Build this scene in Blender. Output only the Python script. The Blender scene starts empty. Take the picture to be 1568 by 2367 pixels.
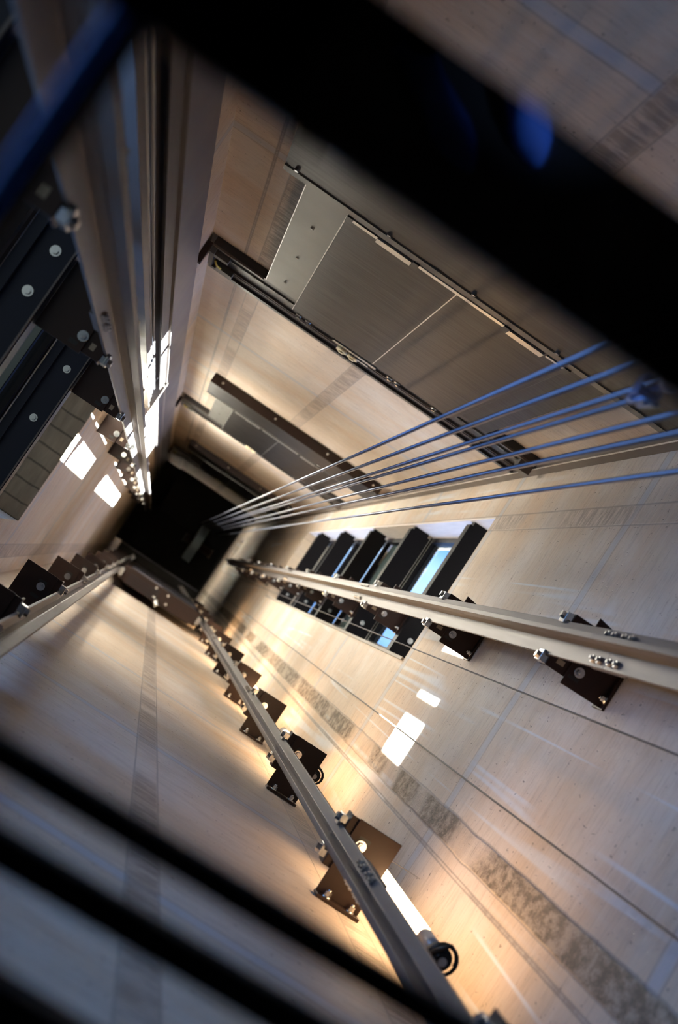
import bpy, bmesh, math, random
from mathutils import Vector, Matrix
random.seed(7)
S = bpy.context.scene
COL = S.collection

# ------------------------------------------------------------------ camera
# Shaft frame: a = along the landing-door wall, b = towards the landing doors,
# z = up; the camera is the origin, looking up the shaft.  World = (a, -b, z).
def W(a, b, z):
    return Vector((a, -b, z))
cam_d = bpy.data.cameras.new('camera')
cam = bpy.data.objects.new('camera', cam_d)
COL.objects.link(cam)
right = W(0.824686, 0.550534, -0.129636)
down = W(0.557521, -0.829858, 0.022483)
fwd = W(0.095202, 0.090816, 0.991307)
M = Matrix.Identity(4)
for i in range(3):
    M[i][0] = right[i]; M[i][1] = -down[i]; M[i][2] = -fwd[i]
cam.matrix_world = M
cam_d.sensor_fit = 'HORIZONTAL'
cam_d.sensor_width = 24.0
cam_d.lens = 50.01
cam_d.clip_start = 0.05
cam_d.clip_end = 200
cam_d.dof.use_dof = True
cam_d.dof.focus_distance = 6.0
cam_d.dof.aperture_fstop = 2.7
S.camera = cam

# ------------------------------------------------------------------ exposure, sky, sun
S.view_settings.view_transform = 'Standard'
S.view_settings.look = 'None'
S.view_settings.gamma = 1.0
S.view_settings.use_curve_mapping = False
S.view_settings.exposure = 1.45
S.cycles.use_denoising = True
S.cycles.max_bounces = 10
S.cycles.diffuse_bounces = 5
S.cycles.glossy_bounces = 5
S.cycles.sample_clamp_indirect = 15.0
S.cycles.caustics_reflective = False
S.cycles.caustics_refractive = False

world = bpy.data.worlds.new('sky'); S.world = world
world.use_nodes = True
wt = world.node_tree; wt.nodes.clear()
wo = wt.nodes.new('ShaderNodeOutputWorld'); wb = wt.nodes.new('ShaderNodeBackground')
wc = wt.nodes.new('ShaderNodeTexCoord'); wm = wt.nodes.new('ShaderNodeMapping')
wn = wt.nodes.new('ShaderNodeTexNoise'); wr = wt.nodes.new('ShaderNodeValToRGB')
wm.inputs['Scale'].default_value = (2.0, 9.0, 2.0)
wn.inputs['Scale'].default_value = 1.6; wn.inputs['Detail'].default_value = 5
wr.color_ramp.elements[0].position = 0.42; wr.color_ramp.elements[0].color = (0.13, 0.30, 0.74, 1)
wr.color_ramp.elements[1].position = 0.80; wr.color_ramp.elements[1].color = (0.62, 0.79, 1.0, 1)
wt.links.new(wc.outputs['Generated'], wm.inputs['Vector']); wt.links.new(wm.outputs['Vector'], wn.inputs['Vector'])
wt.links.new(wn.outputs['Fac'], wr.inputs['Fac']); ws = wt.nodes.new('ShaderNodeSeparateXYZ'); wt.links.new(wc.outputs['Generated'], ws.inputs[0])
wg = wt.nodes.new('ShaderNodeMapRange'); wg.inputs['From Min'].default_value = -0.06; wg.inputs['From Max'].default_value = 0.04
wx = wt.nodes.new('ShaderNodeMix'); wx.data_type = 'RGBA'; wx.inputs['A'].default_value = (0.13, 0.13, 0.12, 1)
wt.links.new(ws.outputs['Z'], wg.inputs['Value']); wt.links.new(wg.outputs['Result'], wx.inputs['Factor'])
wh = wt.nodes.new('ShaderNodeMapRange'); wh.inputs['From Min'].default_value = 0.05; wh.inputs['From Max'].default_value = 0.95
wh.inputs['To Min'].default_value = 2.1; wh.inputs['To Max'].default_value = 0.75; wt.links.new(ws.outputs['Z'], wh.inputs['Value'])
wv = wt.nodes.new('ShaderNodeVectorMath'); wv.operation = 'SCALE'; wt.links.new(wr.outputs['Color'], wv.inputs[0]); wt.links.new(wh.outputs['Result'], wv.inputs['Scale'])
wt.links.new(wv.outputs['Vector'], wx.inputs['B']); wt.links.new(wx.outputs['Result'], wb.inputs['Color'])
wb.inputs['Strength'].default_value = 1.7
wt.links.new(wb.outputs['Background'], wo.inputs['Surface'])

def aim(o, d):
    o.rotation_euler = d.to_track_quat('-Z', 'Y').to_euler()
sun_d = bpy.data.lights.new('sun', 'SUN'); sun = bpy.data.objects.new('sun', sun_d); COL.objects.link(sun)
sun_d.energy = 90.0; sun_d.angle = math.radians(0.5); sun_d.color = (1.0, 0.95, 0.86)
sun.location = W(30, 4, 20)
aim(sun, W(-2.15, -0.17, -0.50))

def area(name, loc, d, sx, sy, watts, col, spread=None, portal=False):
    l = bpy.data.lights.new(name, 'AREA'); o = bpy.data.objects.new(name, l); COL.objects.link(o)
    l.shape = 'RECTANGLE'; l.size = sx; l.size_y = sy; l.energy = watts; l.color = col
    if spread is not None: l.spread = spread
    if portal: l.cycles.is_portal = True
    o.location = loc; aim(o, d); return o

# daylight openings (portals guide sky light through the windows)
area('right_window_portal', W(1.92, 0.70, 12.8), W(-1, 0, 0), 1.0, 9.9, 1, (1, 1, 1), portal=True)
area('left_window_portal', W(-1.02, 0.34, 4.2), W(1, 0, 0), 1.3, 6.7, 1, (1, 1, 1), portal=True)
# added narrow area lights standing in for sun assumed reflected by the left pane
area('added_sun_patch_light', W(-0.80, 0.052, 7.33), W(2.30, -0.17, -0.55), 0.19, 0.62, 26, (1.0, 0.95, 0.86), spread=math.radians(1.2))

area('added_sun_patch_light', W(-0.80, 0.281, 7.33), W(2.30, -0.17, -0.55), 0.022, 0.60, 1.5, (1.0, 0.95, 0.86), spread=math.radians(0.7))
area('added_sun_patch_light', W(-0.33, 0.505, 7.158), W(2.30, -0.17, -0.55), 0.022, 0.60, 1.0, (1.0, 0.95, 0.86), spread=math.radians(0.7))  # this added light sits in front of the left rail, not at the pane

# unseen blue spot added to brighten the shoes mirrored in the beam
cl_d = bpy.data.lights.new('shoe_fill_spot', 'SPOT'); cl = bpy.data.objects.new('shoe_fill_spot', cl_d); COL.objects.link(cl)
cl_d.energy = 34; cl_d.color = (0.35, 0.55, 1.0); cl_d.spot_size = math.radians(23); cl_d.spot_blend = 0.9; cl_d.shadow_soft_size = 0.03
cl.location = W(0.95, 0.95, -0.75); aim(cl, W(-0.78, 0.29, -0.62))

# ------------------------------------------------------------------ helpers
class MB:
    """collects shapes given in shaft coordinates and links them as one mesh object"""
    def __init__(self): self.bm = bmesh.new()
    def hexa(self, pts):
        v = [self.bm.verts.new(W(*p)) for p in pts]
        for f in ((0,1,2,3),(4,5,6,7),(0,1,5,4),(1,2,6,5),(2,3,7,6),(3,0,4,7)):
            self.bm.faces.new([v[i] for i in f])
        return self
    def box(self, a0, a1, b0, b1, z0, z1):
        return self.hexa([(a0,b0,z0),(a1,b0,z0),(a1,b1,z0),(a0,b1,z0),(a0,b0,z1),(a1,b0,z1),(a1,b1,z1),(a0,b1,z1)])
    def prism(self, poly, z0, z1):
        """polygon in (a,b) extruded in z"""
        lo = [self.bm.verts.new(W(p[0], p[1], z0)) for p in poly]
        hi = [self.bm.verts.new(W(p[0], p[1], z1)) for p in poly]
        n = len(poly)
        self.bm.faces.new(lo); self.bm.faces.new(hi)
        for i in range(n): self.bm.faces.new([lo[i], lo[(i+1)%n], hi[(i+1)%n], hi[i]])
        return self
    def prism_b(self, poly, b0, b1):
        """polygon in (a,z) extruded in b"""
        lo = [self.bm.verts.new(W(p[0], b0, p[1])) for p in poly]
        hi = [self.bm.verts.new(W(p[0], b1, p[1])) for p in poly]
        n = len(poly)
        self.bm.faces.new(lo); self.bm.faces.new(hi)
        for i in range(n): self.bm.faces.new([lo[i], lo[(i+1)%n], hi[(i+1)%n], hi[i]])
        return self
    def prism_a(self, poly, a0, a1):
        """polygon in (b,z) extruded in a"""
        lo = [self.bm.verts.new(W(a0, p[0], p[1])) for p in poly]
        hi = [self.bm.verts.new(W(a1, p[0], p[1])) for p in poly]
        n = len(poly)
        self.bm.faces.new(lo); self.bm.faces.new(hi)
        for i in range(n): self.bm.faces.new([lo[i], lo[(i+1)%n], hi[(i+1)%n], hi[i]])
        return self
    def cyl(self, p0, p1, r, n=12, r1=None):
        p0 = W(*p0); p1 = W(*p1); d = (p1-p0).normalized()
        u = d.orthogonal().normalized(); w = d.cross(u)
        r1 = r if r1 is None else r1
        A = []; B = []
        for i in range(n):
            t = 2*math.pi*i/n
            o = u*math.cos(t) + w*math.sin(t)
            A.append(self.bm.verts.new(p0+o*r)); B.append(self.bm.verts.new(p1+o*r1))
        self.bm.faces.new(A); self.bm.faces.new(B)
        for i in range(n):
            f = self.bm.faces.new([A[i], A[(i+1)%n], B[(i+1)%n], B[i]])
            f.smooth = n > 8
        return self
    def tube(self, path, r, n=8, closed=False):
        P = [W(*p) for p in path]; rings = []
        prev = None
        m = len(P)
        for i, p in enumerate(P):
            if closed: d = (P[(i+1)%m]-P[(i-1)%m]).normalized()
            else: d = (P[min(i+1,m-1)]-P[max(i-1,0)]).normalized()
            u = d.orthogonal().normalized() if prev is None else (prev - d*prev.dot(d)).normalized()
            prev = u; w = d.cross(u)
            rings.append([self.bm.verts.new(p+(u*math.cos(2*math.pi*k/n)+w*math.sin(2*math.pi*k/n))*r) for k in range(n)])
        rng = range(m if closed else m-1)
        for i in rng:
            A = rings[i]; B = rings[(i+1)%m]
            for k in range(n):
                f = self.bm.faces.new([A[k], A[(k+1)%n], B[(k+1)%n], B[k]]); f.smooth = True
        if not closed:
            self.bm.faces.new(rings[0]); self.bm.faces.new(rings[-1])
        return self
    def build(self, name, mat, parent=None, bevel=0.0, root=None):
        bmesh.ops.recalc_face_normals(self.bm, faces=self.bm.faces[:])
        off = parent.matrix_world_root if False else (ORIG.get(parent.name) if parent is not None else (Vector(root) if root is not None else Vector((0,0,0))))
        if off.length > 0: bmesh.ops.translate(self.bm, verts=self.bm.verts[:], vec=-off)
        me = bpy.data.meshes.new(name); self.bm.to_mesh(me); self.bm.free()
        o = bpy.data.objects.new(name, me); COL.objects.link(o)
        if mat is not None: me.materials.append(mat)
        if parent is not None:
            o.parent = parent; ORIG[o.name] = off
        else:
            o.location = off; ORIG[o.name] = off
        if bevel > 0:
            md = o.modifiers.new('edge', 'BEVEL'); md.width = bevel; md.segments = 2; md.limit_method = 'ANGLE'
        return o
ORIG = {}
def thing(name, loc, label=None, cat=None, group=None, kind=None):
    o = bpy.data.objects.new(name, None); COL.objects.link(o)
    o.empty_display_size = 0.1
    o.location = W(*loc); ORIG[o.name] = W(*loc)
    tag(o, label, cat, group, kind); return o
def tag(o, label=None, cat=None, group=None, kind=None):
    if label: o['label'] = label
    if cat: o['category'] = cat
    if group: o['group'] = group
    if kind: o['kind'] = kind
    return o
def dup(root, loc, label=None):
    """copy of a thing with copies of its parts and their sub-parts"""
    r = root.copy(); COL.objects.link(r); r.location = W(*loc); ORIG[r.name] = W(*loc)
    if label: r['label'] = label
    for ch in list(root.children):
        c = ch.copy(); COL.objects.link(c); c.parent = r
        for g in list(ch.children):
            d = g.copy(); COL.objects.link(d); d.parent = c
    return r
ORD = ['lowest', 'second', 'third', 'fourth', 'fifth', 'sixth', 'seventh', 'eighth', 'ninth', 'tenth', 'eleventh', 'twelfth']

# ------------------------------------------------------------------ materials
def mat(name, col, rough=0.5, metal=0.0, spec=0.5, noise=0.0, nscale=8.0, stretch=(1,1,1), bump=0.0, ior=None, emit=None, estr=0.0):
    m = bpy.data.materials.new(name); m.use_nodes = True
    nt = m.node_tree; b = nt.nodes['Principled BSDF']
    b.inputs['Base Color'].default_value = (*col, 1); b.inputs['Roughness'].default_value = rough
    b.inputs['Metallic'].default_value = metal; b.inputs['Specular IOR Level'].default_value = spec
    if ior: b.inputs['IOR'].default_value = ior
    if emit:
        b.inputs['Emission Color'].default_value = (*emit, 1); b.inputs['Emission Strength'].default_value = estr
    if noise > 0 or bump > 0:
        tc = nt.nodes.new('ShaderNodeTexCoord'); mp = nt.nodes.new('ShaderNodeMapping'); n = nt.nodes.new('ShaderNodeTexNoise')
        mp.inputs['Scale'].default_value = stretch
        n.inputs['Scale'].default_value = nscale; n.inputs['Detail'].default_value = 6
        nt.links.new(tc.outputs['Object'], mp.inputs['Vector']); nt.links.new(mp.outputs['Vector'], n.inputs['Vector'])
        if noise > 0:
            mx = nt.nodes.new('ShaderNodeMix'); mx.data_type = 'RGBA'
            mx.inputs['A'].default_value = (*[max(0, c*(1-noise)) for c in col], 1)
            mx.inputs['B'].default_value = (*[min(1, c*(1+noise)) for c in col], 1)
            nt.links.new(n.outputs['Fac'], mx.inputs['Factor']); nt.links.new(mx.outputs['Result'], b.inputs['Base Color'])
            rr = nt.nodes.new('ShaderNodeMapRange'); rr.inputs['To Min'].default_value = max(0.02, rough-0.1); rr.inputs['To Max'].default_value = min(1, rough+0.1)
            nt.links.new(n.outputs['Fac'], rr.inputs['Value']); nt.links.new(rr.outputs['Result'], b.inputs['Roughness'])
        if bump > 0:
            bp = nt.nodes.new('ShaderNodeBump'); bp.inputs['Strength'].default_value = bump; bp.inputs['Distance'].default_value = 0.01
            nt.links.new(n.outputs['Fac'], bp.inputs['Height']); nt.links.new(bp.outputs['Normal'], b.inputs['Normal'])
    return m

def concrete(name, axis, strips=(), drips=0.0, base=(0.54, 0.435, 0.335), alt=(0.59, 0.525, 0.46), joint0=5.40, joint_step=2.28, vstep=None):
    """cast concrete: patches, board grain along the wall, pits, pour joints, rough vertical strips.
    axis 'X' or 'Y': the horizontal direction of this wall."""
    m = bpy.data.materials.new(name); m.use_nodes = True
    nt = m.node_tree; N = nt.nodes; L = nt.links; b = N['Principled BSDF']
    b.inputs['Roughness'].default_value = 0.62; b.inputs['Specular IOR Level'].default_value = 0.35
    tc = N.new('ShaderNodeTexCoord'); sp = N.new('ShaderNodeSeparateXYZ'); L.new(tc.outputs['Object'], sp.inputs[0])
    h = sp.outputs[axis]; z = sp.outputs['Z']
    def math_(op, x, y=None, clamp=False):
        n = N.new('ShaderNodeMath'); n.operation = op; n.use_clamp = clamp
        for i, v in enumerate((x, y)):
            if v is None: continue
            if isinstance(v, (int, float)): n.inputs[i].default_value = v
            else: L.new(v, n.inputs[i])
        return n.outputs[0]
    def noise(sx, sy, scale=1.0, detail=5, rough=0.55, seed=0.0):
        cv = N.new('ShaderNodeCombineXYZ')
        L.new(math_('MULTIPLY', h, sx), cv.inputs[0]); L.new(math_('MULTIPLY', z, sy), cv.inputs[1]); cv.inputs[2].default_value = seed
        n = N.new('ShaderNodeTexNoise'); n.inputs['Scale'].default_value = scale; n.inputs['Detail'].default_value = detail; n.inputs['Roughness'].default_value = rough
        L.new(cv.outputs[0], n.inputs['Vector']); return n.outputs['Fac']
    def ramp(x, lo, hi):
        r = N.new('ShaderNodeMapRange'); r.interpolation_type = 'SMOOTHSTEP'
        r.inputs['From Min'].default_value = lo; r.inputs['From Max'].default_value = hi; L.new(x, r.inputs['Value']); return r.outputs['Result']
    def mix(f, A, B):
        x = N.new('ShaderNodeMix'); x.data_type = 'RGBA'
        if isinstance(f, (int, float)): x.inputs['Factor'].default_value = f
        else: L.new(f, x.inputs['Factor'])
        for k, v in (('A', A), ('B', B)):
            if isinstance(v, tuple): x.inputs[k].default_value = (*v, 1)
            else: L.new(v, x.inputs[k])
        return x.outputs['Result']
    col = mix(ramp(noise(1.1, 1.5, 1.3, 6, 0.6, 1.3), 0.36, 0.66), base, alt)
    col = mix(math_('MULTIPLY', ramp(noise(0.9, 2.2, 1.1, 4, 0.6, 4.1), 0.48, 0.72), 0.55), col, (0.56, 0.40, 0.27))
    # grain left by the formwork, running along the wall
    col = mix(math_('MULTIPLY', ramp(noise(8, 64, 1.0, 5, 0.68, 7.7), 0.46, 0.78), 0.48), col, (0.25, 0.19, 0.145))
    col = mix(math_('MULTIPLY', ramp(noise(1.5, 24, 1.0, 3, 0.5, 2.7), 0.52, 0.72), 0.25), col, (0.66, 0.58, 0.50))
    # pits and scratches
    pit = ramp(noise(70, 26, 1.0, 3, 0.6, 9.2), 0.655, 0.72)
    col = mix(math_('MULTIPLY', pit, 0.65), col, (0.09, 0.075, 0.06))
    scr = ramp(noise(11, 210, 1.0, 3, 0.6, 5.2), 0.64, 0.72)
    col = mix(math_('MULTIPLY', scr, 0.6), col, (0.12, 0.10, 0.08))
    if drips > 0:
        d = math_('SUBTRACT', 1.0, ramp(math_('ABSOLUTE', math_('SUBTRACT', noise(7.0, 0.13, 1.0, 1.5, 0.45, 3.3), 0.55)), 0.006, 0.030))
        d = math_('MULTIPLY', d, ramp(noise(2.0, 0.7, 1.0, 2, 0.5, 6.6), 0.46, 0.60))
        col = mix(math_('MULTIPLY', d, drips), col, (0.60, 0.65, 0.70))
    # pour joints between lifts
    wob = math_('MULTIPLY', math_('SUBTRACT', noise(2.0, 0.3, 1.0, 2, 0.5, 8.8), 0.5), 0.05)
    zz = math_('ADD', z, wob)
    md = math_('PINGPONG', math_('SUBTRACT', zz, joint0), joint_step*0.5)
    jd = math_('SUBTRACT', 1.0, ramp(md, 0.02, 0.055))
    col = mix(math_('MULTIPLY', jd, 0.60), col, (0.38, 0.43, 0.50))
    jl = math_('SUBTRACT', 1.0, ramp(math_('ABSOLUTE', math_('SUBTRACT', md, 0.045)), 0.0, 0.012))
    col = mix(math_('MULTIPLY', jl, 0.5), col, (0.22, 0.19, 0.17))
    height = math_('MULTIPLY', noise(30, 90, 1.0, 4, 0.6, 6.1), 0.25)
    height = math_('SUBTRACT', height, math_('MULTIPLY', pit, 0.5))
    for (c, w, rough_amt, tone) in strips:
        dist = math_('ABSOLUTE', math_('SUBTRACT', math_('ADD', h, math_('MULTIPLY', math_('SUBTRACT', noise(1, 3, 1.0, 3, 0.5, c), 0.5), 0.018*rough_amt+0.002)), c))
        inside = math_('SUBTRACT', 1.0, ramp(dist, w*0.46, w*0.54))
        rk = noise(26 if rough_amt > 0.5 else 9, 15 if rough_amt > 0.5 else 30, 1.0, 7, 0.75, c+2)
        spots = ramp(rk, 0.40, 0.62)
        tex = mix(spots, tone, tuple(min(1, t*(1.7+1.3*rough_amt)+0.04) for t in tone))
        brk = ramp(noise(1.0, 1.1, 1.0, 3, 0.5, c+5), 0.36, 0.48)
        col = mix(math_('MULTIPLY', math_('MULTIPLY', inside, brk), 0.80+0.18*rough_amt), col, tex)
        edge = math_('SUBTRACT', 1.0, ramp(math_('ABSOLUTE', math_('SUBTRACT', dist, w*0.55)), 0.0, 0.006))
        col = mix(math_('MULTIPLY', edge, 0.6), col, (0.17, 0.15, 0.14))
        height = math_('ADD', height, math_('MULTIPLY', math_('MULTIPLY', inside, rk), 1.6*rough_amt))
    col = mix(math_('MULTIPLY', ramp(noise(5, 7, 1.0, 6, 0.7, 12.0), 0.50, 0.72), 0.30), col, (0.30, 0.25, 0.21))
    L.new(col, b.inputs['Base Color'])
    bp = N.new('ShaderNodeBump'); bp.inputs['Strength'].default_value = 0.6; bp.inputs['Distance'].default_value = 0.012
    L.new(height, bp.inputs['Height']); L.new(bp.outputs['Normal'], b.inputs['Normal'])
    return m

C_RIGHT = concrete('concrete_right', 'Y', strips=[(0.275, 0.10, 1.0, (0.12, 0.095, 0.07)), (0.385, 0.012, 0.0, (0.20, 0.18, 0.16)), (-1.14, 0.09, 0.15, (0.30, 0.25, 0.21))], drips=0.75)
C_FRONT = concrete('concrete_front', 'X', strips=[(-0.33, 0.075, 0.2, (0.24, 0.19, 0.15)), (-0.45, 0.01, 0.0, (0.25, 0.22, 0.2)), (0.42, 0.085, 0.2, (0.24, 0.19, 0.15))])
C_LEFT = concrete('concrete_left', 'Y', strips=[(0.48, 0.08, 0.1, (0.27, 0.22, 0.18))])
C_BACK = concrete('concrete_back', 'X', strips=[(0.395, 0.080, 0.1, (0.21, 0.17, 0.14)), (1.16, 0.10, 0.1, (0.30, 0.25, 0.20))])
C_SOFFIT = mat('board_marked_concrete', (0.30, 0.245, 0.185), 0.85, noise=0.45, nscale=6, stretch=(5, 1, 1), bump=0.5)
def board_seams(m, pitch):
    nt = m.node_tree; N = nt.nodes; L = nt.links; b = N['Principled BSDF']
    src = b.inputs['Base Color'].links[0].from_socket
    tc = N.new('ShaderNodeTexCoord'); sp = N.new('ShaderNodeSeparateXYZ'); L.new(tc.outputs['Object'], sp.inputs[0])
    nz = N.new('ShaderNodeTexNoise'); nz.inputs['Scale'].default_value = 14; L.new(tc.outputs['Object'], nz.inputs['Vector'])
    ad = N.new('ShaderNodeMath'); ad.operation = 'MULTIPLY_ADD'; ad.inputs[1].default_value = 0.02; L.new(nz.outputs['Fac'], ad.inputs[0]); L.new(sp.outputs['Y'], ad.inputs[2])
    pp = N.new('ShaderNodeMath'); pp.operation = 'PINGPONG'; pp.inputs[1].default_value = pitch/2; L.new(ad.outputs[0], pp.inputs[0])
    mr = N.new('ShaderNodeMapRange'); mr.inputs['From Min'].default_value = 0.001; mr.inputs['From Max'].default_value = 0.009; mr.inputs['To Min'].default_value = 0.75; mr.inputs['To Max'].default_value = 0.0
    L.new(pp.outputs[0], mr.inputs['Value'])
    mx = N.new('ShaderNodeMix'); mx.data_type = 'RGBA'; mx.inputs['B'].default_value = (0.05, 0.04, 0.03, 1)
    L.new(mr.outputs['Result'], mx.inputs['Factor']); L.new(src, mx.inputs['A']); L.new(mx.outputs['Result'], b.inputs['Base Color'])
board_seams(C_SOFFIT, 0.105)
BLACK = mat('black_painted_steel', (0.028, 0.0135, 0.010), 0.45, 0.0, 0.3, noise=0.25, nscale=30)
BEAM = mat('window_beam_steel', (0.005, 0.004, 0.0055), 0.5, 0.0, 0.15, noise=0.3, nscale=6)
BEAML = mat('window_steel_sky_tint', (0.006, 0.008, 0.020), 0.45, 0.0, 0.3, noise=0.3, nscale=6)  # copy of the beam steel with blue sky light put into the colour
RAIL = mat('machined_rail_steel', (0.13, 0.112, 0.107), 0.46, 0.7, 0.5, noise=0.35, nscale=3, stretch=(30, 30, 1.2))
ZINC = mat('zinc_plated_steel', (0.72, 0.72, 0.70), 0.24, 1.0, 0.5)
DOOR = mat('brushed_door_steel', (0.019, 0.0155, 0.015), 0.42, 0.8, 0.3, noise=0.08, nscale=4, stretch=(1, 1, 12))
SHEET = mat('galvanised_sheet', (0.16, 0.157, 0.145), 0.45, 0.75, 0.5, noise=0.14, nscale=5)
EDGE = mat('bright_steel_edge', (0.75, 0.74, 0.72), 0.3, 1.0)
TRIM = mat('bronze_corner_trim', (0.12, 0.10, 0.09), 0.5, 0.6, noise=0.1, nscale=4)
HEAD = mat('door_gear_black', (0.03, 0.028, 0.03), 0.4, 0.3)
NYLON = mat('cream_nylon', (0.75, 0.66, 0.45), 0.45)
ROPE = mat('steel_wire_rope', (0.20, 0.22, 0.29), 0.36, 0.8, noise=0.35, nscale=40, stretch=(1, 1, 3))  # base colour shifted bluish to carry the skylight on the ropes
CABLE = mat('thin_dark_cable', (0.06, 0.055, 0.06), 0.45, 0.3)
RUBBER = mat('black_rubber', (0.012, 0.012, 0.012), 0.45)
FRAME = mat('car_frame_black', (0.004, 0.004, 0.005), 0.6, spec=0.08)
GLOSS = mat('polished_black_glass', (0.001, 0.001, 0.0015), 0.03, 0.0, 0.5, ior=2.3)
TUBETINT = mat('steel_tube_daylight_tint', (0.12, 0.32, 0.92), 0.6, 0.0, 0.3)  # daylight on the tube mixed into its base colour as blue
CLAMPTINT = mat('clamp_steel_blue_light_tint', (0.10, 0.20, 0.42), 0.35, 0.5)  # blue tint of the light on the clamp put into its colour
PANEL = mat('satin_cover_sheet', (0.16, 0.155, 0.19), 0.42, 0.5, noise=0.1, nscale=2)
FLOORM = mat('car_floor_black', (0.008, 0.008, 0.009), 0.6)
PIT = mat('pit_concrete', (0.10, 0.09, 0.08), 0.9)
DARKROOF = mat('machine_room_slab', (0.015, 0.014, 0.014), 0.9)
SHOE = mat('blue_suede', (0.06, 0.17, 0.62), 0.7, noise=0.2, nscale=30)
SOLE = mat('dark_sole', (0.02, 0.02, 0.03), 0.6)
TROUSER = mat('dark_trouser_cloth', (0.006, 0.006, 0.008), 0.9)
CASTW = mat('cast_iron_weight', (0.02, 0.02, 0.028), 0.6, 0.2, noise=0.3, nscale=10)
SHEAVEM = mat('sheave_cast_steel', (0.42, 0.52, 0.58), 0.4, 0.4)
LAMP = mat('tube_glow', (1, 0.9, 0.75), 0.5, emit=(1.0, 0.64, 0.33), estr=7.5)
LAMPCAP = mat('grey_lamp_cap', (0.62, 0.58, 0.55), 0.3, 0.2)

def glass_mat():
    m = bpy.data.materials.new('window_glass'); m.use_nodes = True
    nt = m.node_tree; nt.nodes.clear()
    o = nt.nodes.new('ShaderNodeOutputMaterial'); mx = nt.nodes.new('ShaderNodeMixShader'); fr = nt.nodes.new('ShaderNodeFresnel')
    t = nt.nodes.new('ShaderNodeBsdfTransparent'); g = nt.nodes.new('ShaderNodeBsdfGlossy')
    t.inputs['Color'].default_value = (0.86, 0.93, 0.97, 1); g.inputs['Roughness'].default_value = 0.03; g.inputs['Color'].default_value = (0.8, 0.88, 0.95, 1)
    fr.inputs['IOR'].default_value = 1.45
    ge = nt.nodes.new('ShaderNodeNewGeometry'); iv = nt.nodes.new('ShaderNodeMath'); iv.operation = 'SUBTRACT'; iv.inputs[0].default_value = 1.0
    mu = nt.nodes.new('ShaderNodeMath'); mu.operation = 'MULTIPLY'
    nt.links.new(ge.outputs['Backfacing'], iv.inputs[1]); nt.links.new(iv.outputs[0], mu.inputs[0]); nt.links.new(fr.outputs[0], mu.inputs[1])
    nt.links.new(mu.outputs[0], mx.inputs[0]); nt.links.new(t.outputs[0], mx.inputs[1]); nt.links.new(g.outputs[0], mx.inputs[2]); nt.links.new(mx.outputs[0], o.inputs[0])
    return m
GLASS = glass_mat()

# ------------------------------------------------------------------ shaft shell
AL, AR, BF, BB = -0.65, 1.50, 1.51, -0.635
ZB, ZT = -3.0, 33.0
TH = 0.36
# right wall with its openings: (b0, b1, z0, z1)
def wall_a(name, a0, a1, b0, b1, holes, m):
    mb = MB(); holes = sorted(holes, key=lambda h: h[2]); z = ZB
    for (h0, h1, z0, z1) in holes:
        mb.box(a0, a1, b0, b1, z, z0)
        mb.box(a0, a1, b0, h0, z0, z1); mb.box(a0, a1, h1, b1, z0, z1)
        z = z1
    mb.box(a0, a1, b0, b1, z, ZT)
    return tag(mb.build(name, m), kind='structure')
RW = [(0.235, 1.185, 7.75, 17.45), (0.60, 1.10, 29.3, 31.2)]
LW = [(-0.29, 0.98, 0.9, 7.5)]
wall_a('wall_right', AR, AR+TH, BB-0.4, BF+0.4, RW, C_RIGHT)
wall_a('wall_left', AL-TH, AL, BB-0.4, BF+0.4, LW, C_LEFT)
tag(MB().box(AL, AR, BF, BF+0.36, ZB, ZT).build('wall_front', C_FRONT), kind='structure')
tag(MB().box(AL, AR, BB-0.36, BB, ZB, ZT).build('wall_back', C_BACK), kind='structure')
tag(MB().box(AL-TH, AR+TH, BB-0.4, BF+0.4, ZB-0.3, ZB).build('floor', PIT), kind='structure')
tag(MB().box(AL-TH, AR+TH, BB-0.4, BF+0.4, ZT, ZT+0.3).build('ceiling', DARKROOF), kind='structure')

# windows -----------------------------------------------------------
def pane(b0, b1, z0, z1, a, name, root, frame_w=0.05, depth=0.10):
    f = MB()
    f.box(a-depth/2, a+depth/2, b0, b0+frame_w, z0, z1); f.box(a-depth/2, a+depth/2, b1-frame_w, b1, z0, z1)
    f.box(a-depth/2, a+depth/2, b0+frame_w, b1-frame_w, z0, z0+frame_w); f.box(a-depth/2, a+depth/2, b0+frame_w, b1-frame_w, z1-frame_w, z1)
    fr = f.build('window_frame', BEAM, root)
    g = MB().box(a-0.006, a+0.006, b0+frame_w, b1-frame_w, z0+frame_w, z1-frame_w).build('window_pane', GLASS, root)
    return fr, g
w1 = thing('window_1', (1.70, 0.71, 7.75), kind='structure')
BZ = [8.31, 10.26, 12.20, 14.15, 16.13]
zs = [7.76] + [z+0.06 for z in BZ] + [17.44]
for i in range(6):
    if i == 2:   # the closed grey-green bay
        f = MB().box(1.73, 1.75, 0.24, 1.18, zs[i], zs[i+1]).build('infill_panel', mat('grey_green_infill', (0.30, 0.31, 0.27), 0.35, 0.2, noise=0.2, nscale=3), w1)
        f['label'] = 'grey-green closed bay'
        pane(0.24, 1.18, zs[i], zs[i+1], 1.70, 'bay', w1, 0.045, 0.05)
    else:
        pane(0.24, 1.18, zs[i], zs[i+1], 1.72, 'bay', w1, 0.045, 0.07)
w2 = thing('window_2', (-0.85, 0.34, 0.4), kind='structure')
LZ = [2.44, 4.40, 6.36]
lz = [0.91] + LZ + [7.49]
for i in range(4):
    pane(-0.285, 0.975, lz[i]+0.03, lz[i+1]-0.03, -0.90, 'bay', w2, 0.05, 0.06)
tag(MB().box(-1.0, AL-0.002, -0.286, 0.976, 7.485, 7.497).build('trim_1', C_SOFFIT), kind='structure')
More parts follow.
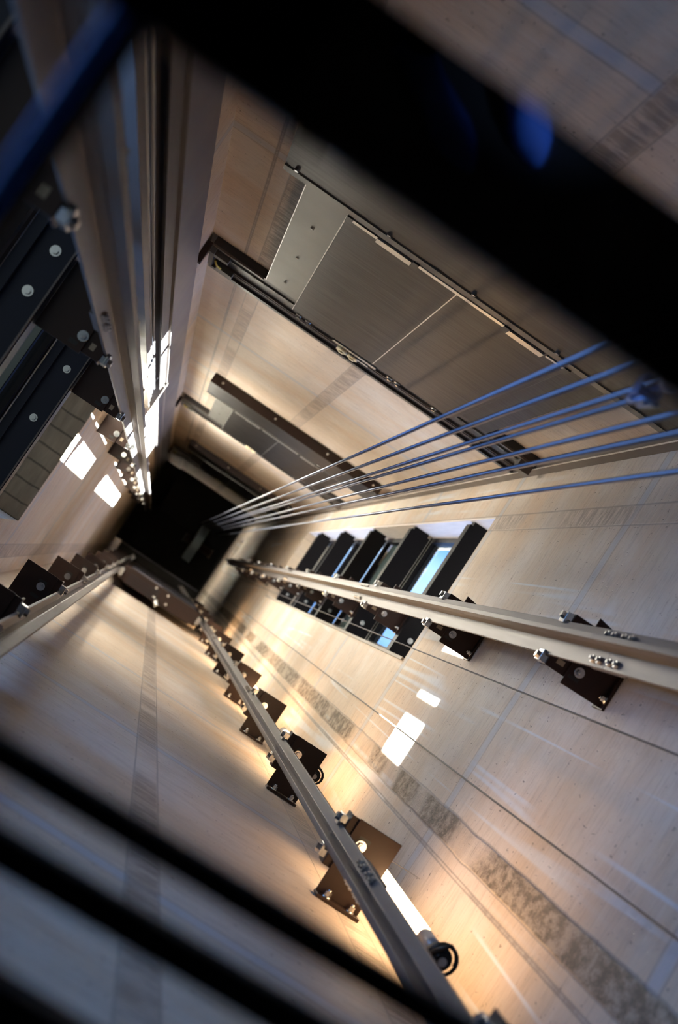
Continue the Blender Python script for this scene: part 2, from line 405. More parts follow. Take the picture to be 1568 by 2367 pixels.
tag(MB().box(-3.3, AL-TH-0.001, -1.2, 3.0, 7.62, 7.80).build('added_sky_screen', mat('grey_green_sky_screen', (0.13, 0.14, 0.125), 0.8, noise=0.25, nscale=3)), kind='structure')  # slab added outside to hide the bright sky behind the left window
w3 = thing('window_3', (1.70, 0.85, 29.3), kind='structure')
pane(0.61, 1.09, 29.31, 31.19, 1.72, 'bay', w3, 0.06, 0.08)

# pale plank lining on the front-side reveal of window 1, and the ledge trim
tag(MB().box(1.50, 1.69, 1.172, 1.184, 7.76, 17.44).build('trim_2', mat('pale_boarded_reveal', (0.74, 0.70, 0.68), 0.7, noise=0.18, nscale=3, stretch=(14, 1, 1))), kind='structure')
tag(MB().box(1.485, 1.512, 0.222, 0.240, 7.75, 17.45).build('trim_3', mat('grey_window_edge', (0.33, 0.30, 0.27), 0.7, noise=0.2)), kind='structure')

# horizontal steel beams across the right window
for i, z in enumerate(BZ):
    g = thing('window_beam', (1.56, 0.71, z), 'black steel beam across the tall right window, %s from the bottom' % ORD[i], 'beam', 'steel beams across the tall right window')
    MB().box(1.502, 1.66, 0.245, 1.145, z, z+0.010).build('bottom_flange', BEAM, g)
    MB().box(1.502, 1.512, 0.245, 1.145, z+0.010, z+0.10).build('web', BEAM, g)
    MB().box(1.502, 1.60, 0.245, 1.145, z+0.10, z+0.11).build('top_flange', BEAM, g)
    MB().box(1.52, 1.64, 1.145, 1.172, z, z+0.09).build('end_plate', BEAM, g)
    for bb in (0.36, 0.60):
        MB().cyl((1.58, bb, z+0.002), (1.58, bb, z-0.004), 0.018, 14).cyl((1.58, bb, z-0.004), (1.58, bb, z-0.016), 0.011, 6).build('bolt', ZINC, g)
# beams across the left window
for i, z in enumerate(LZ):
    g = thing('window_beam', (-0.76, 0.35, z), 'dark blue-lit beam across the left window, %s from the bottom' % ORD[i], 'beam', 'steel beams across the left window')
    MB().box(-0.815, -0.69, -0.285, 0.975, z, z+0.012).build('bottom_flange', BEAML, g)
    MB().box(-0.70, -0.69, -0.285, 0.975, z+0.012, z+0.11).build('web', BEAML, g)
    MB().box(-0.70, -0.694, -0.285, 0.975, z-0.012, z).build('edge_lip', RAIL, g)
    MB().box(-0.855, -0.815, -0.285, 0.975, z-0.03, z+0.05).build('glazing_bar', BEAML, g)
    for bb in (0.17, 0.43, 0.58):
        MB().cyl((-0.752, bb, z+0.002), (-0.752, bb, z-0.004), 0.018, 14).cyl((-0.752, bb, z-0.004), (-0.752, bb, z-0.015), 0.011, 6).build('bolt', ZINC, g)

# corner trim, front right
t = MB().box(1.446, 1.499, 1.446, 1.509, ZB, ZT).build('trim_4', TRIM); tag(t, kind='structure')
t = MB().box(1.442, 1.446, 1.4405, 1.446, ZB, ZT).build('trim_5', EDGE); tag(t, kind='structure')

# ------------------------------------------------------------------ landing doors, one per floor
def landing(k):
    dz = 7.75*k
    r = thing('door_%d' % (k+1), (0.42, 1.45, 5.17+dz), kind='structure')
    z = lambda v: v+dz
    # door panels
    MB().box(-0.087, 0.418, 1.420, 1.450, z(5.19), z(7.35)).build('door_panel', DOOR, r, 0.002)
    MB().box(0.421, 0.935, 1.420, 1.450, z(5.19), z(7.35)).build('door_panel', DOOR, r, 0.002)
    MB().box(-0.091, -0.087, 1.417, 1.45, z(5.19), z(7.35)).build('edge_strip', EDGE, r)
    MB().box(0.4175, 0.4215, 1.4185, 1.43, z(5.19), z(7.35)).build('edge_strip', EDGE, r)
    # side panels with screws
    for (a0, a1) in ((-0.282, -0.092), (0.937, 1.112)):
        s = MB().box(a0, a1, 1.438, 1.444, z(5.19), z(7.20)).build('side_panel', SHEET if a0 < 0 else DOOR, r)  # left panel in lighter sheet: the window's reflection put into its colour
        am = (a0+a1)/2
        sc = MB()
        for q in (5.75, 6.35, 6.95): sc.cyl((am, 1.438, z(q)), (am, 1.430, z(q)), 0.008, 8)
        sc.build('screw', ZINC, s)
        MB().box(a0-0.003, a0, 1.437, 1.446, z(5.19), z(7.20)).build('panel_edge', EDGE, s)
    # sill with guide shoes
    sl = MB().box(-0.382, 1.361, 1.4195, 1.46, z(5.1155), z(5.150)).box(-0.382, 1.361, 1.415, 1.4195, z(5.120), z(5.185)).build('sill', SHEET, r)
    gp = MB()
    for (a0, a1) in ((0.052, 0.209), (0.657, 0.822)): gp.box(a0, a1, 1.412, 1.4199, z(5.215), z(5.275))
    gp.box(-0.06, 0.05, 1.412, 1.4199, z(5.20), z(5.235)).box(0.22, 0.64, 1.412, 1.4199, z(5.19), z(5.225)).box(0.83, 0.92, 1.412, 1.4199, z(5.20), z(5.225))
    gp.build('guide_plate', EDGE, sl)
    gb = MB()
    for a in (-0.075, 0.225, 0.645, 0.925): gb.box(a-0.014, a+0.014, 1.409, 1.4198, z(5.186), z(5.262))
    gb.build('guide_shoe', RUBBER, sl)
    sb = MB()
    for a in (-0.33, 0.08, 0.46, 0.84): sb.cyl((a, 1.42, z(5.085)), (a, 1.408, z(5.085)), 0.009, 8)
    sb.build('screw', ZINC, sl)
    # apron under the sill
    MB().box(-0.382, 1.361, 1.420, 1.424, z(4.34), z(5.115)).build('apron', DOOR, r)
    ab = MB().box(-0.382, 1.361, 1.4205, 1.509, z(4.335), z(4.345)).build('apron_underside', BLACK, r)
    sc = MB()
    for a in (-0.28, 0.26, 0.80, 1.28): sc.cyl((a, 1.465, z(4.336)), (a, 1.465, z(4.328)), 0.011, 8)
    sc.build('bolt', ZINC, ab)
    # header with door gear
    hd = MB().box(-0.616, 1.445, 1.465, 1.509, z(7.31), z(7.85)).build('header', HEAD, r)
    MB().box(-0.616, -0.30, 1.455, 1.4649, z(7.31), z(7.345)).box(1.13, 1.44, 1.455, 1.4649, z(7.31), z(7.345)).build('lower_lip', RAIL, hd)
    pf = MB().box(-0.56, 1.42, 1.4565, 1.4645, z(7.42), z(7.445)).build('slotted_strip', SHEET, hd)
    sl2 = MB(); n = 26
    for i in range(n):
        a = -0.50 + i*1.86/(n-1); sl2.box(a-0.012, a+0.012, 1.4555, 1.457, z(7.43), z(7.446))
    sl2.build('slot', RUBBER, hd)
    MB().box(-0.60, 1.44, 1.452, 1.4645, z(7.62), z(7.628)).box(-0.60, 1.44, 1.452, 1.4645, z(7.66), z(7.667)).build('door_track', RAIL, hd)
    MB().box(-0.616, 1.445, 1.449, 1.4649, z(7.80), z(7.85)).build('upper_lip', HEAD, hd)
    for a in (0.255, 0.325):
        MB().cyl((a, 1.452, z(7.60)), (a, 1.428, z(7.60)), 0.034, 18).cyl((a, 1.428, z(7.60)), (a, 1.420, z(7.60)), 0.016, 10).build('hanger_roller', NYLON, hd)
    MB().box(0.18, 0.46, 1.440, 1.452, z(7.50), z(7.545)).box(0.30, 0.42, 1.435, 1.452, z(7.56), z(7.59)).build('hanger_plate', ZINC, hd)
    cl = MB()
    for a in (-0.04, 0.02, 0.55, 0.60, 0.84): cl.box(a-0.02, a+0.012, 1.436, 1.452, z(7.47), z(7.51)).cyl((a, 1.436, z(7.49)), (a, 1.424, z(7.49)), 0.012, 8)
    cl.build('clip', ZINC, hd)
    MB().box(-0.612, -0.50, 1.43, 1.4649, z(7.38), z(7.44)).box(-0.612, -0.585, 1.42, 1.4649, z(7.33), z(7.64)).box(-0.56, -0.46, 1.425, 1.455, z(7.62), z(7.70)).build('connector_box', SHEET, hd)
    MB().tube([(-0.57, 1.42, z(7.45)), (-0.55, 1.41, z(7.50)), (-0.53, 1.42, z(7.56)), (-0.54, 1.43, z(7.63))], 0.006, 6).build('wire', mat('yellow_wire', (0.45, 0.35, 0.03), 0.5) if k == 0 else bpy.data.materials['yellow_wire'], hd)
    # black angle turning along the left wall
    MB().box(-0.649, -0.616, 1.338, 1.464, z(7.31), z(7.36)).build('side_angle', BLACK, r)
    MB().box(1.36, 1.44, 1.40, 1.46, z(7.33), z(7.42)).build('end_bracket', RAIL, r)
    return r
for k in range(4): landing(k)

# ------------------------------------------------------------------ guide rails
def t_rail(mb, af, b, s, z0, z1, hw=0.0635, ft=0.012, h=0.089, nt=0.018, wt=0.011):
    """T section: flange front face at a=af, blade pointing in direction s along a"""
    q = [(af-s*ft, b-hw), (af-s*ft, b+hw), (af-s*0.001, b+hw), (af+s*0.004, b+wt*0.9), (af+s*(h-ft-0.040), b+wt/2), (af+s*(h-ft-0.034), b+nt/2),
         (af+s*(h-ft), b+nt/2), (af+s*(h-ft), b-nt/2), (af+s*(h-ft-0.034), b-nt/2), (af+s*(h-ft-0.040), b-wt/2), (af+s*0.004, b-wt*0.9), (af-s*0.001, b-hw)]
    mb.prism(q, z0, z1)
def guide_rail(label, af, b, s, joints, hw, h, zlo, zhi, nt, bolt_off, group):
    r = thing('guide_rail', (af, b, zlo), label, 'rail', group)
    zz = [zlo] + [j for j in joints if zlo < j < zhi] + [zhi]
    for i in range(len(zz)-1):
        mb = MB(); t_rail(mb, af, b, s, zz[i]+0.0005, zz[i+1]-0.0005, hw=hw, h=h, nt=nt)
        mb.build('rail_length', RAIL, r, 0.0015)
    for j in zz[1:-1]:
        sp = MB().box(min(af-s*0.0125, af-s*0.027), max(af-s*0.0125, af-s*0.027), b-hw*0.98, b+hw*0.98, j-0.15, j+0.15).build('splice_plate', RAIL, r)
        for sd in (-1, 1):
            for q in (-0.105, -0.045, 0.045, 0.105):
                MB().cyl((af-s*0.0005, b+sd*bolt_off, j+q), (af+s*0.011, b+sd*bolt_off, j+q), 0.0125, 6).cyl((af+s*0.011, b+sd*bolt_off, j+q), (af+s*0.018, b+sd*bolt_off, j+q), 0.006, 8).build('bolt', ZINC, sp)
    return r
guide_rail('bright steel guide rail crossing in front of the tall right window', 1.25, 0.47, -1, [3.90, 8.82, 13.74, 18.7, 23.6, 28.5], 0.0635, 0.089, -2.9, 25.1, 0.019, 0.042, 'car guide rails')
guide_rail('wide blurred guide rail beside the left window, nearest the camera', -0.45, 0.47, 1, [3.87, 8.79, 13.7, 18.7, 23.6, 28.5], 0.0635, 0.089, -2.9, 25.1, 0.019, 0.042, 'car guide rails')
guide_rail('grey guide rail on square brackets beside the glowing lamp tube', 0.985, -0.455, -1, [3.85, 8.77, 13.7, 18.7, 23.6, 28.5], 0.045, 0.075, -2.9, 30.5, 0.016, 0.030, 'counterweight guide rails')
guide_rail('steel guide rail in the dark left corner by stacked square brackets', -0.225, -0.455, 1, [3.85, 8.77, 13.7, 18.7, 23.6, 28.5], 0.045, 0.075, -2.9, 30.5, 0.016, 0.030, 'counterweight guide rails')

# rail brackets ------------------------------------------------------
def bolt(parent, p, d, r=0.011, l=0.014, wr=0.018):
    q = tuple(p[i]+d[i]*0.004 for i in range(3)); e = tuple(p[i]+d[i]*(0.004+l) for i in range(3)); e2 = tuple(p[i]+d[i]*(0.010+l) for i in range(3))
    p0 = tuple(p[i]-d[i]*0.002 for i in range(3))
    return MB().cyl(p0, q, wr, 16).cyl(q, e, r, 6).cyl(e, e2, r*0.55, 10).build('bolt', ZINC, parent)
def clip(parent, a, b, s, e, z):
    """rail clip: s = blade direction, e = side of the rail in b; grips the flange edge at b"""
    c = MB().box(min(a+s*0.001, a+s*0.012), max(a+s*0.001, a+s*0.012), min(b-e*0.010, b+e*0.030), max(b-e*0.010, b+e*0.030), z-0.028, z+0.028)
    c.box(min(a-s*0.026, a+s*0.003), max(a-s*0.026, a+s*0.003), min(b+e*0.004, b+e*0.030), max(b+e*0.004, b+e*0.030), z-0.028, z+0.028)
    o = c.build('rail_clip', ZINC, parent, 0.0015)
    MB().cyl((a+s*0.012, b+e*0.014, z), (a+s*0.024, b+e*0.014, z), 0.013, 6).build('clip_bolt', ZINC, o)
    return o
def car_bracket(right):
    z = 0.0
    if right:
        r = thing('rail_bracket', (1.49, 0.47, 0.0))
        poly = [(1.490, 0.355), (1.335, 0.352), (1.335, 0.600), (1.490, 0.575)]
        MB().prism(poly, z, z+0.008).build('wall_plate', BLACK, r, 0.001)
        MB().box(1.490, 1.4985, 0.350, 0.600, z-0.03, z+0.075).build('foot', BLACK, r, 0.001)
        MB().box(1.2635, 1.40, 0.375, 0.568, z+0.009, z+0.016).build('slide_plate', BLACK, r, 0.001)
        MB().box(1.2635, 1.2695, 0.375, 0.568, z+0.017, z+0.085).build('upright', BLACK, r, 0.001)
        for b in (0.405, 0.540):
            MB().box(1.345, 1.385, b-0.024, b-0.012, z-0.0006, z).build('slot', RUBBER, r)
            MB().box(1.290, 1.318, b-0.006, b+0.012, z+0.0084, z+0.009).build('slot', C_SOFFIT, r)
            bolt(r, (1.372, b+0.008, z), (0, 0, -1))
            bolt(r, (1.490, b-0.020 if b < 0.47 else b+0.030, z-0.014), (-1, 0, 0), wr=0.014, r=0.010)
        clip(r, 1.25, 0.4065, -1, -1, z+0.045); clip(r, 1.25, 0.5335, -1, 1, z+0.045)
    else:
        r = thing('rail_bracket', (-0.68, 0.47, 0.0))
        MB().box(-0.689, -0.525, 0.362, 0.600, z-0.010, z-0.002).build('wall_plate', BLACK, r, 0.001)
        MB().box(-0.60, -0.4635, 0.372, 0.570, z-0.001, z+0.006).build('slide_plate', BLACK, r, 0.001)
        MB().box(-0.4695, -0.4635, 0.372, 0.570, z+0.007, z+0.075).build('upright', BLACK, r, 0.001)
        for b in (0.405, 0.540):
            MB().box(-0.575, -0.545, b-0.028, b-0.014, z-0.0106, z-0.010).build('slot', RUBBER, r)
            bolt(r, (-0.543, b+0.010, z-0.010), (0, 0, -1))
            MB().box(-0.510, -0.492, b-0.012, b+0.010, z-0.0016, z-0.001).build('slot', C_SOFFIT, r)
        clip(r, -0.45, 0.4065, 1, -1, z+0.035); clip(r, -0.45, 0.5335, 1, 1, z+0.035)
    return r
def cwt_bracket(right):
    z = 0.0
    f = (lambda a: a) if right else (lambda a: 0.76-a)   # mirrored about the middle of the counterweight run
    s = -1 if right else 1
    def bx(mb, a0, a1, *k): return mb.box(min(f(a0), f(a1)), max(f(a0), f(a1)), *k)
    r = thing('rail_bracket', (f(1.11), -0.62, 0.0))
    bx(MB(), 1.026, 1.185, -0.622, -0.362, z, z+0.008).build('plate', BLACK, r, 0.001)
    bx(MB(), 1.026, 1.185, -0.633, -0.6225, z-0.050, z+0.02).build('foot', BLACK, r, 0.001)
    bx(MB(), 1.0, 1.10, -0.545, -0.365, z+0.009, z+0.016).build('slide_plate', BLACK, r, 0.001)
    bx(MB(), 0.999, 1.006, -0.545, -0.365, z+0.0165, z+0.095).build('upright', BLACK, r, 0.001)
    for b in (-0.43, -0.50):
        bx(MB(), 1.055, 1.095, b+0.010, b+0.024, z-0.0007, z).build('slot', RUBBER, r)
    bolt(r, (f(1.072), -0.435, z), (0, 0, -1), r=0.012, wr=0.019)
    for a in (1.062, 1.150): bolt(r, (f(a), -0.6225, z-0.024), (0, 1, 0), wr=0.014, r=0.011, l=0.016)
    fa = 0.985 if right else -0.225
    clip(r, fa, -0.410, s, 1, z+0.050); clip(r, fa, -0.500, s, -1, z+0.050)
    return r
P = 1.965
defs = [(car_bracket(True), 'beside the tall right window', (1.49, 0.47), 4.46, 10),
        (car_bracket(False), 'between the left window and its guide rail', (-0.68, 0.47), 4.46-1.965, 10),
        (cwt_bracket(True), 'in the corner with the glowing lamps', (1.11, -0.62), 4.45-1.965, 11),
        (cwt_bracket(False), 'square, in the dark left back corner', (-0.35, -0.62), 4.45, 10)]
for proto, where, (a, b), z0, n in defs:
    proto['category'] = 'bracket'; proto['group'] = 'black rail brackets ' + where
    proto.location = W(a, b, z0); proto['label'] = 'black steel rail bracket %s, lowest of its row' % where
    first = 1
    for i in range(1, n):
        lab = 'black steel rail bracket %s, %s from the bottom' % (where, ORD[i])
        if i == n-1: lab = 'black steel rail bracket %s, topmost in the gloom' % where
        dup(proto, (a, b, z0+P*i), lab)

# ------------------------------------------------------------------ lamps on the right wall near the back corner
lz0 = 3.78
LA, LBB = 1.215, -0.486
def lamp():
    r = thing('tube_lamp', (LA, LBB, 0.0))
    MB().cyl((LA, LBB, 0.06), (LA, LBB, 1.30), 0.0235, 18).build('tube', LAMP, r)
    MB().cyl((LA, LBB, -0.10), (LA, LBB, 0.06), 0.0245, 18).build('end_cap', LAMPCAP, r)
    MB().cyl((LA, LBB, 1.30), (LA, LBB, 1.42), 0.0245, 18).build('end_cap', LAMPCAP, r)
    MB().cyl((LA+0.02, LBB, 1.385), (AR-0.001, LBB, 1.385), 0.0022, 8).build('tie_rod', ZINC, r)
    MB().cyl((LA, LBB, -0.145), (LA, LBB, -0.10), 0.033, 18).cyl((LA, LBB, -0.170), (LA, LBB, -0.145), 0.019, 12).build('cable_gland', RUBBER, r)
    MB().cyl((LA, LBB, -0.1755), (LA, LBB, -0.170), 0.012, 12).build('gland_nut', LAMPCAP, r)
    pts = [(LA+0.040*math.cos(t), LBB+0.003+0.040*math.sin(t), -0.15-0.012*t/6.28) for t in [i*6.283*1.5/24 for i in range(25)]]
    pts += [(LA-0.030, LBB+0.03, -0.195), (LA-0.012, LBB+0.052, -0.205), (LA+0.008, LBB+0.042, -0.20)]
    MB().tube(pts, 0.0055, 8).build('cable_loop', RUBBER, r)
    return r
lp = lamp(); lp['category'] = 'lamp'; lp['group'] = 'glowing tube lamps up the back right corner'
LAMPZ = [lz0 + 2.94*i for i in range(6)]
LN = ['glowing warm tube lamp at the bottom right corner, nearest the camera', 'warm tube lamp with a black cable coil peeking from behind a bracket',
      'short glint of a warm tube lamp showing above the third square bracket']
for i, z in enumerate(LAMPZ):
    lab = LN[i] if i < 3 else 'warm tube lamp high in the back right corner, %s from the bottom' % ORD[i]
    if i == 0: lp.location = W(LA, LBB, z); lp['label'] = lab
    else: dup(lp, (LA, LBB, z), lab)

# ------------------------------------------------------------------ left wall: cover sheet and cable channel
cp = thing('cover_panel', (-0.64, 1.1, ZB+0.02), 'tall satin grey-violet cover sheet on the wall between the window and the landing doors', 'panel')
MB().box(-0.649, -0.63, 0.985, 1.337, ZB+0.02, 25.1).build('sheet', PANEL, cp, 0.001)
MB().box(-0.6305, -0.622, 1.080, 1.088, ZB+0.02, 25.1).build('rib', EDGE, cp)
MB().box(-0.649, -0.615, 0.972, 0.985, ZB+0.02, 25.1).build('edge_fold', PANEL, cp)
ch = thing('cable_channel', (-0.58, 0.84, -2.5), 'dark hanging steel channel ending with a bolted crossbar in front of the cover sheet', 'channel')
MB().box(-0.612, -0.604, 0.745, 0.955, -2.5, 9.6).build('back_plate', PANEL, ch)
MB().box(-0.604, -0.545, 0.745, 0.752, -2.5, 9.6).box(-0.604, -0.535, 0.948, 0.955, -2.5, 9.6).build('side_wall', TRIM, ch)
MB().box(-0.575, -0.570, 0.752, 0.815, -2.5, 9.6).box(-0.555, -0.550, 0.885, 0.948, -2.5, 9.6).build('lip', RAIL, ch)
MB().cyl((-0.585, 0.835, -2.5), (-0.585, 0.835, 9.55), 0.010, 10).cyl((-0.585, 0.865, -2.5), (-0.585, 0.865, 9.55), 0.008, 10).build('cable', CABLE, ch)
e = MB().box(-0.615, -0.53, 0.735, 0.965, 9.61, 9.70).build('end_bar', TRIM, ch)
bolt(e, (-0.572, 0.785, 9.61), (0, 0, -1), r=0.008, wr=0.012); bolt(e, (-0.548, 0.925, 9.61), (0, 0, -1), r=0.008, wr=0.012)

# ------------------------------------------------------------------ ropes and thin cables
RB = 0.75
ra = [0.474, 0.536, 0.592, 0.616, 0.678, 0.728, 0.842]
rn = ['topmost rope of the fan, nearest the landing doors', 'second rope of the fan from the landing doors', 'third rope of the fan, just above the blurred clamp',
      'fourth rope of the fan, running into the blurred clamp', 'fifth rope of the fan from the landing doors', 'sixth rope of the fan from the landing doors', 'lowest rope of the fan, apart from the others over the window']
for a, n in zip(ra, rn):
    path = [(a, RB, -1.3 + i*29.6/40) for i in range(41)]
    o = MB().cyl((a, RB, -1.3), (a, RB, 24.62), 0.0068, 12).build('hoist_rope', ROPE, root=W(a, RB, -1.3))
    tag(o, 'steel ' + n, 'rope', 'steel hoist ropes in a fan')
rc = thing('rope_clamp', (0.606, RB, 2.55), 'blurred blue-lit rope clamp at the right edge below the black band', 'clamp')
MB().box(0.582, 0.628, RB-0.022, RB+0.022, 2.53, 2.58).build('saddle', CLAMPTINT, rc, 0.003)
MB().tube([(0.592, RB-0.02, 2.60), (0.592, RB-0.032, 2.56), (0.592, RB-0.032, 2.50), (0.616, RB-0.034, 2.48), (0.616, RB-0.02, 2.60)], 0.005, 8).build('shackle_bolt', CLAMPTINT, rc)
MB().cyl((0.604, RB, 2.44), (0.604, RB, 2.40), 0.022, 14).build('wedge_socket', CLAMPTINT, rc)
MB().tube([(0.604, RB, 2.44), (0.604, RB, 2.535)], 0.008, 8).build('socket_neck', CLAMPTINT, rc)
for (a, b, n) in ((1.40, -0.0858, 'thin dark cable running below the bright square of sunlight'), (1.40, 0.288, 'thin dark cable crossing the lower end of the tall right window')):
    o = MB().cyl((a, b, -2.8), (a, b, 30.8), 0.0034, 8).build('governor_cable', CABLE, root=W(a, b, -2.8)); tag(o, n, 'cable', 'thin cables by the right wall')

# ------------------------------------------------------------------ counterweight in the back rails
cw = thing('counterweight', (0.38, -0.45, 16.2), 'dark counterweight hanging high between the two back rails', 'counterweight')
MB().box(-0.13, -0.06, -0.535, -0.375, 16.2, 20.2).box(0.82, 0.89, -0.535, -0.375, 16.2, 20.2).build('stile', BLACK, cw)
MB().box(-0.06, 0.82, -0.545, -0.365, 16.2, 16.32).build('bottom_beam', BLACK, cw)
MB().box(-0.06, 0.82, -0.51, -0.40, 20.0, 20.2).build('top_beam', BLACK, cw)
for i in range(12): MB().box(-0.058, 0.818, -0.56+0.0, -0.35, 16.34+0.26*i, 16.34+0.26*i+0.25).build('filler_weight', CASTW, cw)
rb = MB()
for b in (-0.515, -0.485, -0.455, -0.425): rb.box(-0.03, 0.36, b-0.004, b+0.004, 16.188, 16.2)
rb.build('underside_rib', CASTW, cw)
for a in (-0.135, 0.895):
    MB().box(a-0.025, a+0.025, -0.50, -0.41, 16.05, 16.2).build('guide_shoe', ZINC, cw)
for a in (0.30, 0.46):
    bolt(cw, (a, -0.40, 16.2), (0, 0, -1)); bolt(cw, (a+0.03, -0.50, 16.2), (0, 0, -1))
MB().box(-0.05, 0.35, -0.360, -0.352, 16.20, 16.30).build('cover_strip', PANEL, cw)
ccn = thing('compensation_chain', (0.37, -0.52, 14.9), 'short pale chain loop hanging under the counterweight', 'chain')
for i in range(8):
    zc = 15.085 + 0.145*i; vert = i % 2
    pts = [((0.37+0.022*math.cos(t)) if vert else 0.37, -0.52+(0 if vert else 0.022*math.cos(t)), zc+0.085*math.sin(t)) for t in [q*6.283/12 for q in range(12)]]
    MB().tube(pts, 0.010, 6, closed=True).build('link', ZINC, ccn)

# ------------------------------------------------------------------ machine beams and sheave at the top
sv = thing('traction_sheave', (0.59, 0.40, 24.6), 'pale grooved rope wheel glimpsed in the darkness at the top', 'wheel')
mb = MB()
for i in range(4):
    a0 = 0.51+0.04*i; mb.cyl((a0, 0.40, 24.6), (a0+0.022, 0.40, 24.6), 0.338, 40); mb.cyl((a0+0.022, 0.40, 24.6), (a0+0.04, 0.40, 24.6), 0.35, 40)
mb.build('rim', SHEAVEM, sv)
MB().cyl((0.36, 0.40, 24.6), (0.92, 0.40, 24.6), 0.07, 18).build('shaft', BLACK, sv)
for a in (0.36, 0.90): MB().box(a, a+0.03, 0.32, 0.48, 24.5, 25.19).build('bearing_plate', BLACK, sv)
pf = thing('machine_platform', (0.3, 0.5, 25.2), 'black machine platform filling the dark top of the shaft', 'platform')
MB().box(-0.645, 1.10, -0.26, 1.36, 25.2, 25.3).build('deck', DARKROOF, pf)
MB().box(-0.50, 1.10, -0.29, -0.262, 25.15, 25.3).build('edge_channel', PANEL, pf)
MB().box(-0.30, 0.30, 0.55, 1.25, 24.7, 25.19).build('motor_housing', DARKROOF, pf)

# ------------------------------------------------------------------ the car the picture is taken from: open black roof frame and floor
fr = thing('car_roof_frame', (0.4, 0.25, 0.7), 'blurred black roof frame of bars close to the camera', 'frame')
MB().box(-1.0*0.62, 1.40, 0.2105, 0.2950, 0.70, 0.712).build('mirror_beam', GLOSS, fr, 0.002)['label'] = 'broad glossy black beam across the top'
for (l, rr, w) in ((-0.174, -0.132, 0.0095), (-0.230, -0.173, 0.0115)):
    MB().hexa([(-0.60, l-w, 0.90), (1.30, rr-w, 0.90), (1.30, rr+w, 0.90), (-0.60, l+w, 0.90), (-0.60, l-w, 0.92), (1.30, rr-w, 0.92), (1.30, rr+w, 0.92), (-0.60, l+w, 0.92)]).build('roof_bar', FRAME, fr)
MB().box(-0.60, 1.30, -0.40, -0.278, 0.90, 0.93).build('roof_bar', FRAME, fr)
MB().cyl((-0.172, 0.05, 0.76), (-0.176, 0.252, 0.762), 0.005, 12).build('side_tube', TUBETINT, fr)['label'] = 'thin blue-lit tube'
MB().box(-0.178, -0.160, 0.05, 0.25, 0.7705, 0.785).build('side_bar', FRAME, fr)

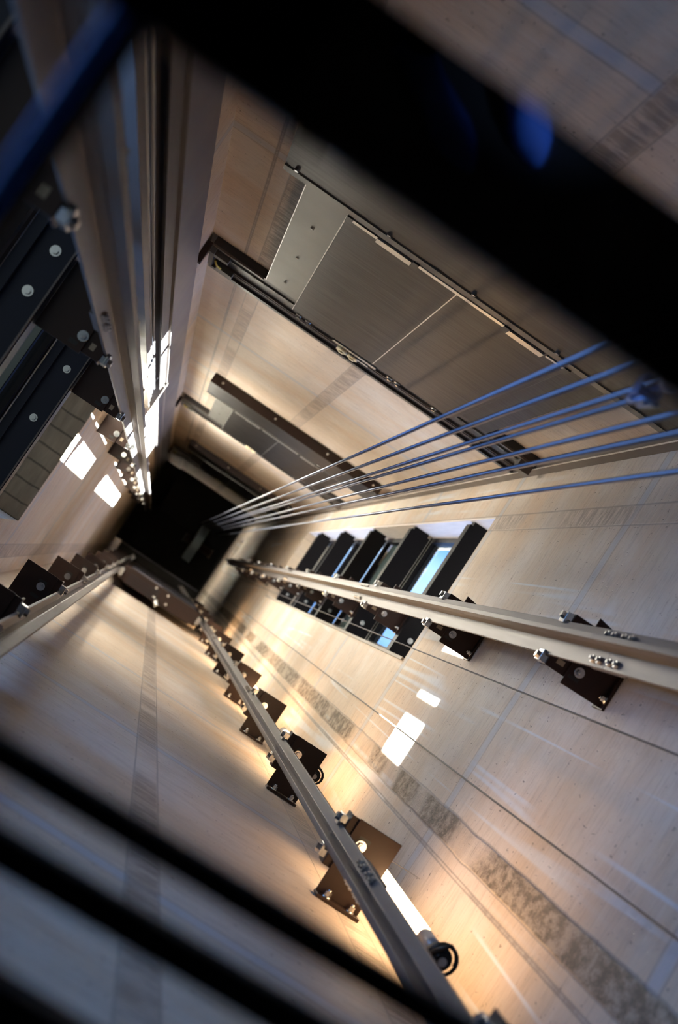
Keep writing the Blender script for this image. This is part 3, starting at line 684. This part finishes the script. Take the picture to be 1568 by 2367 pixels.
for nm, bx in (('wall_car_left', (-0.33, -0.31, -0.35, 1.28)), ('wall_car_right', (1.06, 1.08, -0.35, 1.28)), ('wall_car_back', (-0.31, 1.06, -0.35, -0.33)), ('wall_car_front', (-0.31, 1.06, 1.26, 1.28))):
    tag(MB().box(*bx, -1.45, 0.60).build(nm, FRAME), kind='structure')
fl = MB().box(-0.33, 1.08, -0.35, 1.28, -1.50, -1.45).build('car_floor', FLOORM)
fl.name = 'floor_car'; tag(fl, kind='structure')
def shoe(mb_up, mb_so, heel, toe, z0):
    h = Vector((heel[0], heel[1])); t = Vector((toe[0], toe[1])); d = (t-h); L = d.length; d.normalize(); n = Vector((-d.y, d.x))
    prof = [(0.00, 0.030, 0.075), (0.06, 0.036, 0.105), (0.20, 0.038, 0.112), (0.36, 0.036, 0.098), (0.50, 0.040, 0.078), (0.66, 0.047, 0.062), (0.80, 0.040, 0.052), (0.92, 0.024, 0.042), (1.00, 0.006, 0.028)]
    rings = []; K = 14
    for (u, w, hh) in prof:
        c = h + d*L*u; ring = []
        for k in range(K):
            th = math.pi*k/(K-1)
            x = math.cos(th)*w*(1.0 if k not in (0, K-1) else 1.0); zz = z0+0.018+math.sin(th)**0.8*(hh-0.018) if 0 < k < K-1 else z0+0.018
            p = c + n*x; ring.append(mb_up.bm.verts.new(W(p.x, p.y, zz)))
        rings.append(ring)
    for i in range(len(rings)-1):
        for k in range(K-1):
            f = mb_up.bm.faces.new([rings[i][k], rings[i][k+1], rings[i+1][k+1], rings[i+1][k]]); f.smooth = True
        mb_up.bm.faces.new([rings[i][0], rings[i+1][0], rings[i+1][-1], rings[i][-1]])
    mb_up.bm.faces.new(rings[0]); mb_up.bm.faces.new(rings[-1])
    for (q0, q1) in ((0, 1),):
        pl = []
        for (u, w, hh) in prof: p = h+d*L*u + n*(w+0.004); pl.append((p.x, p.y))
        for (u, w, hh) in reversed(prof): p = h+d*L*u - n*(w+0.004); pl.append((p.x, p.y))
        mb_so.prism(pl, z0, z0+0.018)
pe = thing('person', (0.0, 1.12, -1.45), 'legs of the photographer in dark trousers and blue shoes, mirrored in the black beam', 'person')
# trousers: one continuous skinned surface, pelvis downwards, joints at hip, knee and ankle
sk = bpy.data.meshes.new('trousers')
jp = [(-0.01, 1.17, -0.62), (-0.07, 1.17, -0.70), (-0.10, 1.15, -1.02), (-0.115, 1.115, -1.33), (0.06, 1.20, -0.70), (0.06, 1.23, -1.02), (0.065, 1.230, -1.315)]
rd = [0.12, 0.085, 0.066, 0.045, 0.085, 0.066, 0.042]
off = ORIG[pe.name]
sk.from_pydata([tuple(W(*p)-off) for p in jp], [(0, 1), (1, 2), (2, 3), (0, 4), (4, 5), (5, 6)], [])
tro = bpy.data.objects.new('trousers', sk); COL.objects.link(tro); tro.parent = pe
md = tro.modifiers.new('skin', 'SKIN')
for i, v in enumerate(sk.skin_vertices[0].data if sk.skin_vertices else []): v.radius = (rd[i], rd[i])
if not sk.skin_vertices:
    bm_ = bmesh.new(); bm_.from_mesh(sk); lay = bm_.verts.layers.skin.verify()
    for i, v in enumerate(bm_.verts): v[lay].radius = (rd[i], rd[i]); v[lay].use_root = (i == 0)
    bm_.to_mesh(sk); bm_.free()
md2 = tro.modifiers.new('round', 'SUBSURF'); md2.levels = 2; md2.render_levels = 2
sk.materials.append(TROUSER)
for heel, toe in (((-0.150, 1.135), (0.115, 0.992)), ((0.035, 1.262), (0.222, 1.085))):
    u = MB(); s = MB(); shoe(u, s, heel, toe, -1.45)
    so = u.build('shoe', SHOE, pe); s.build('sole', SOLE, so)
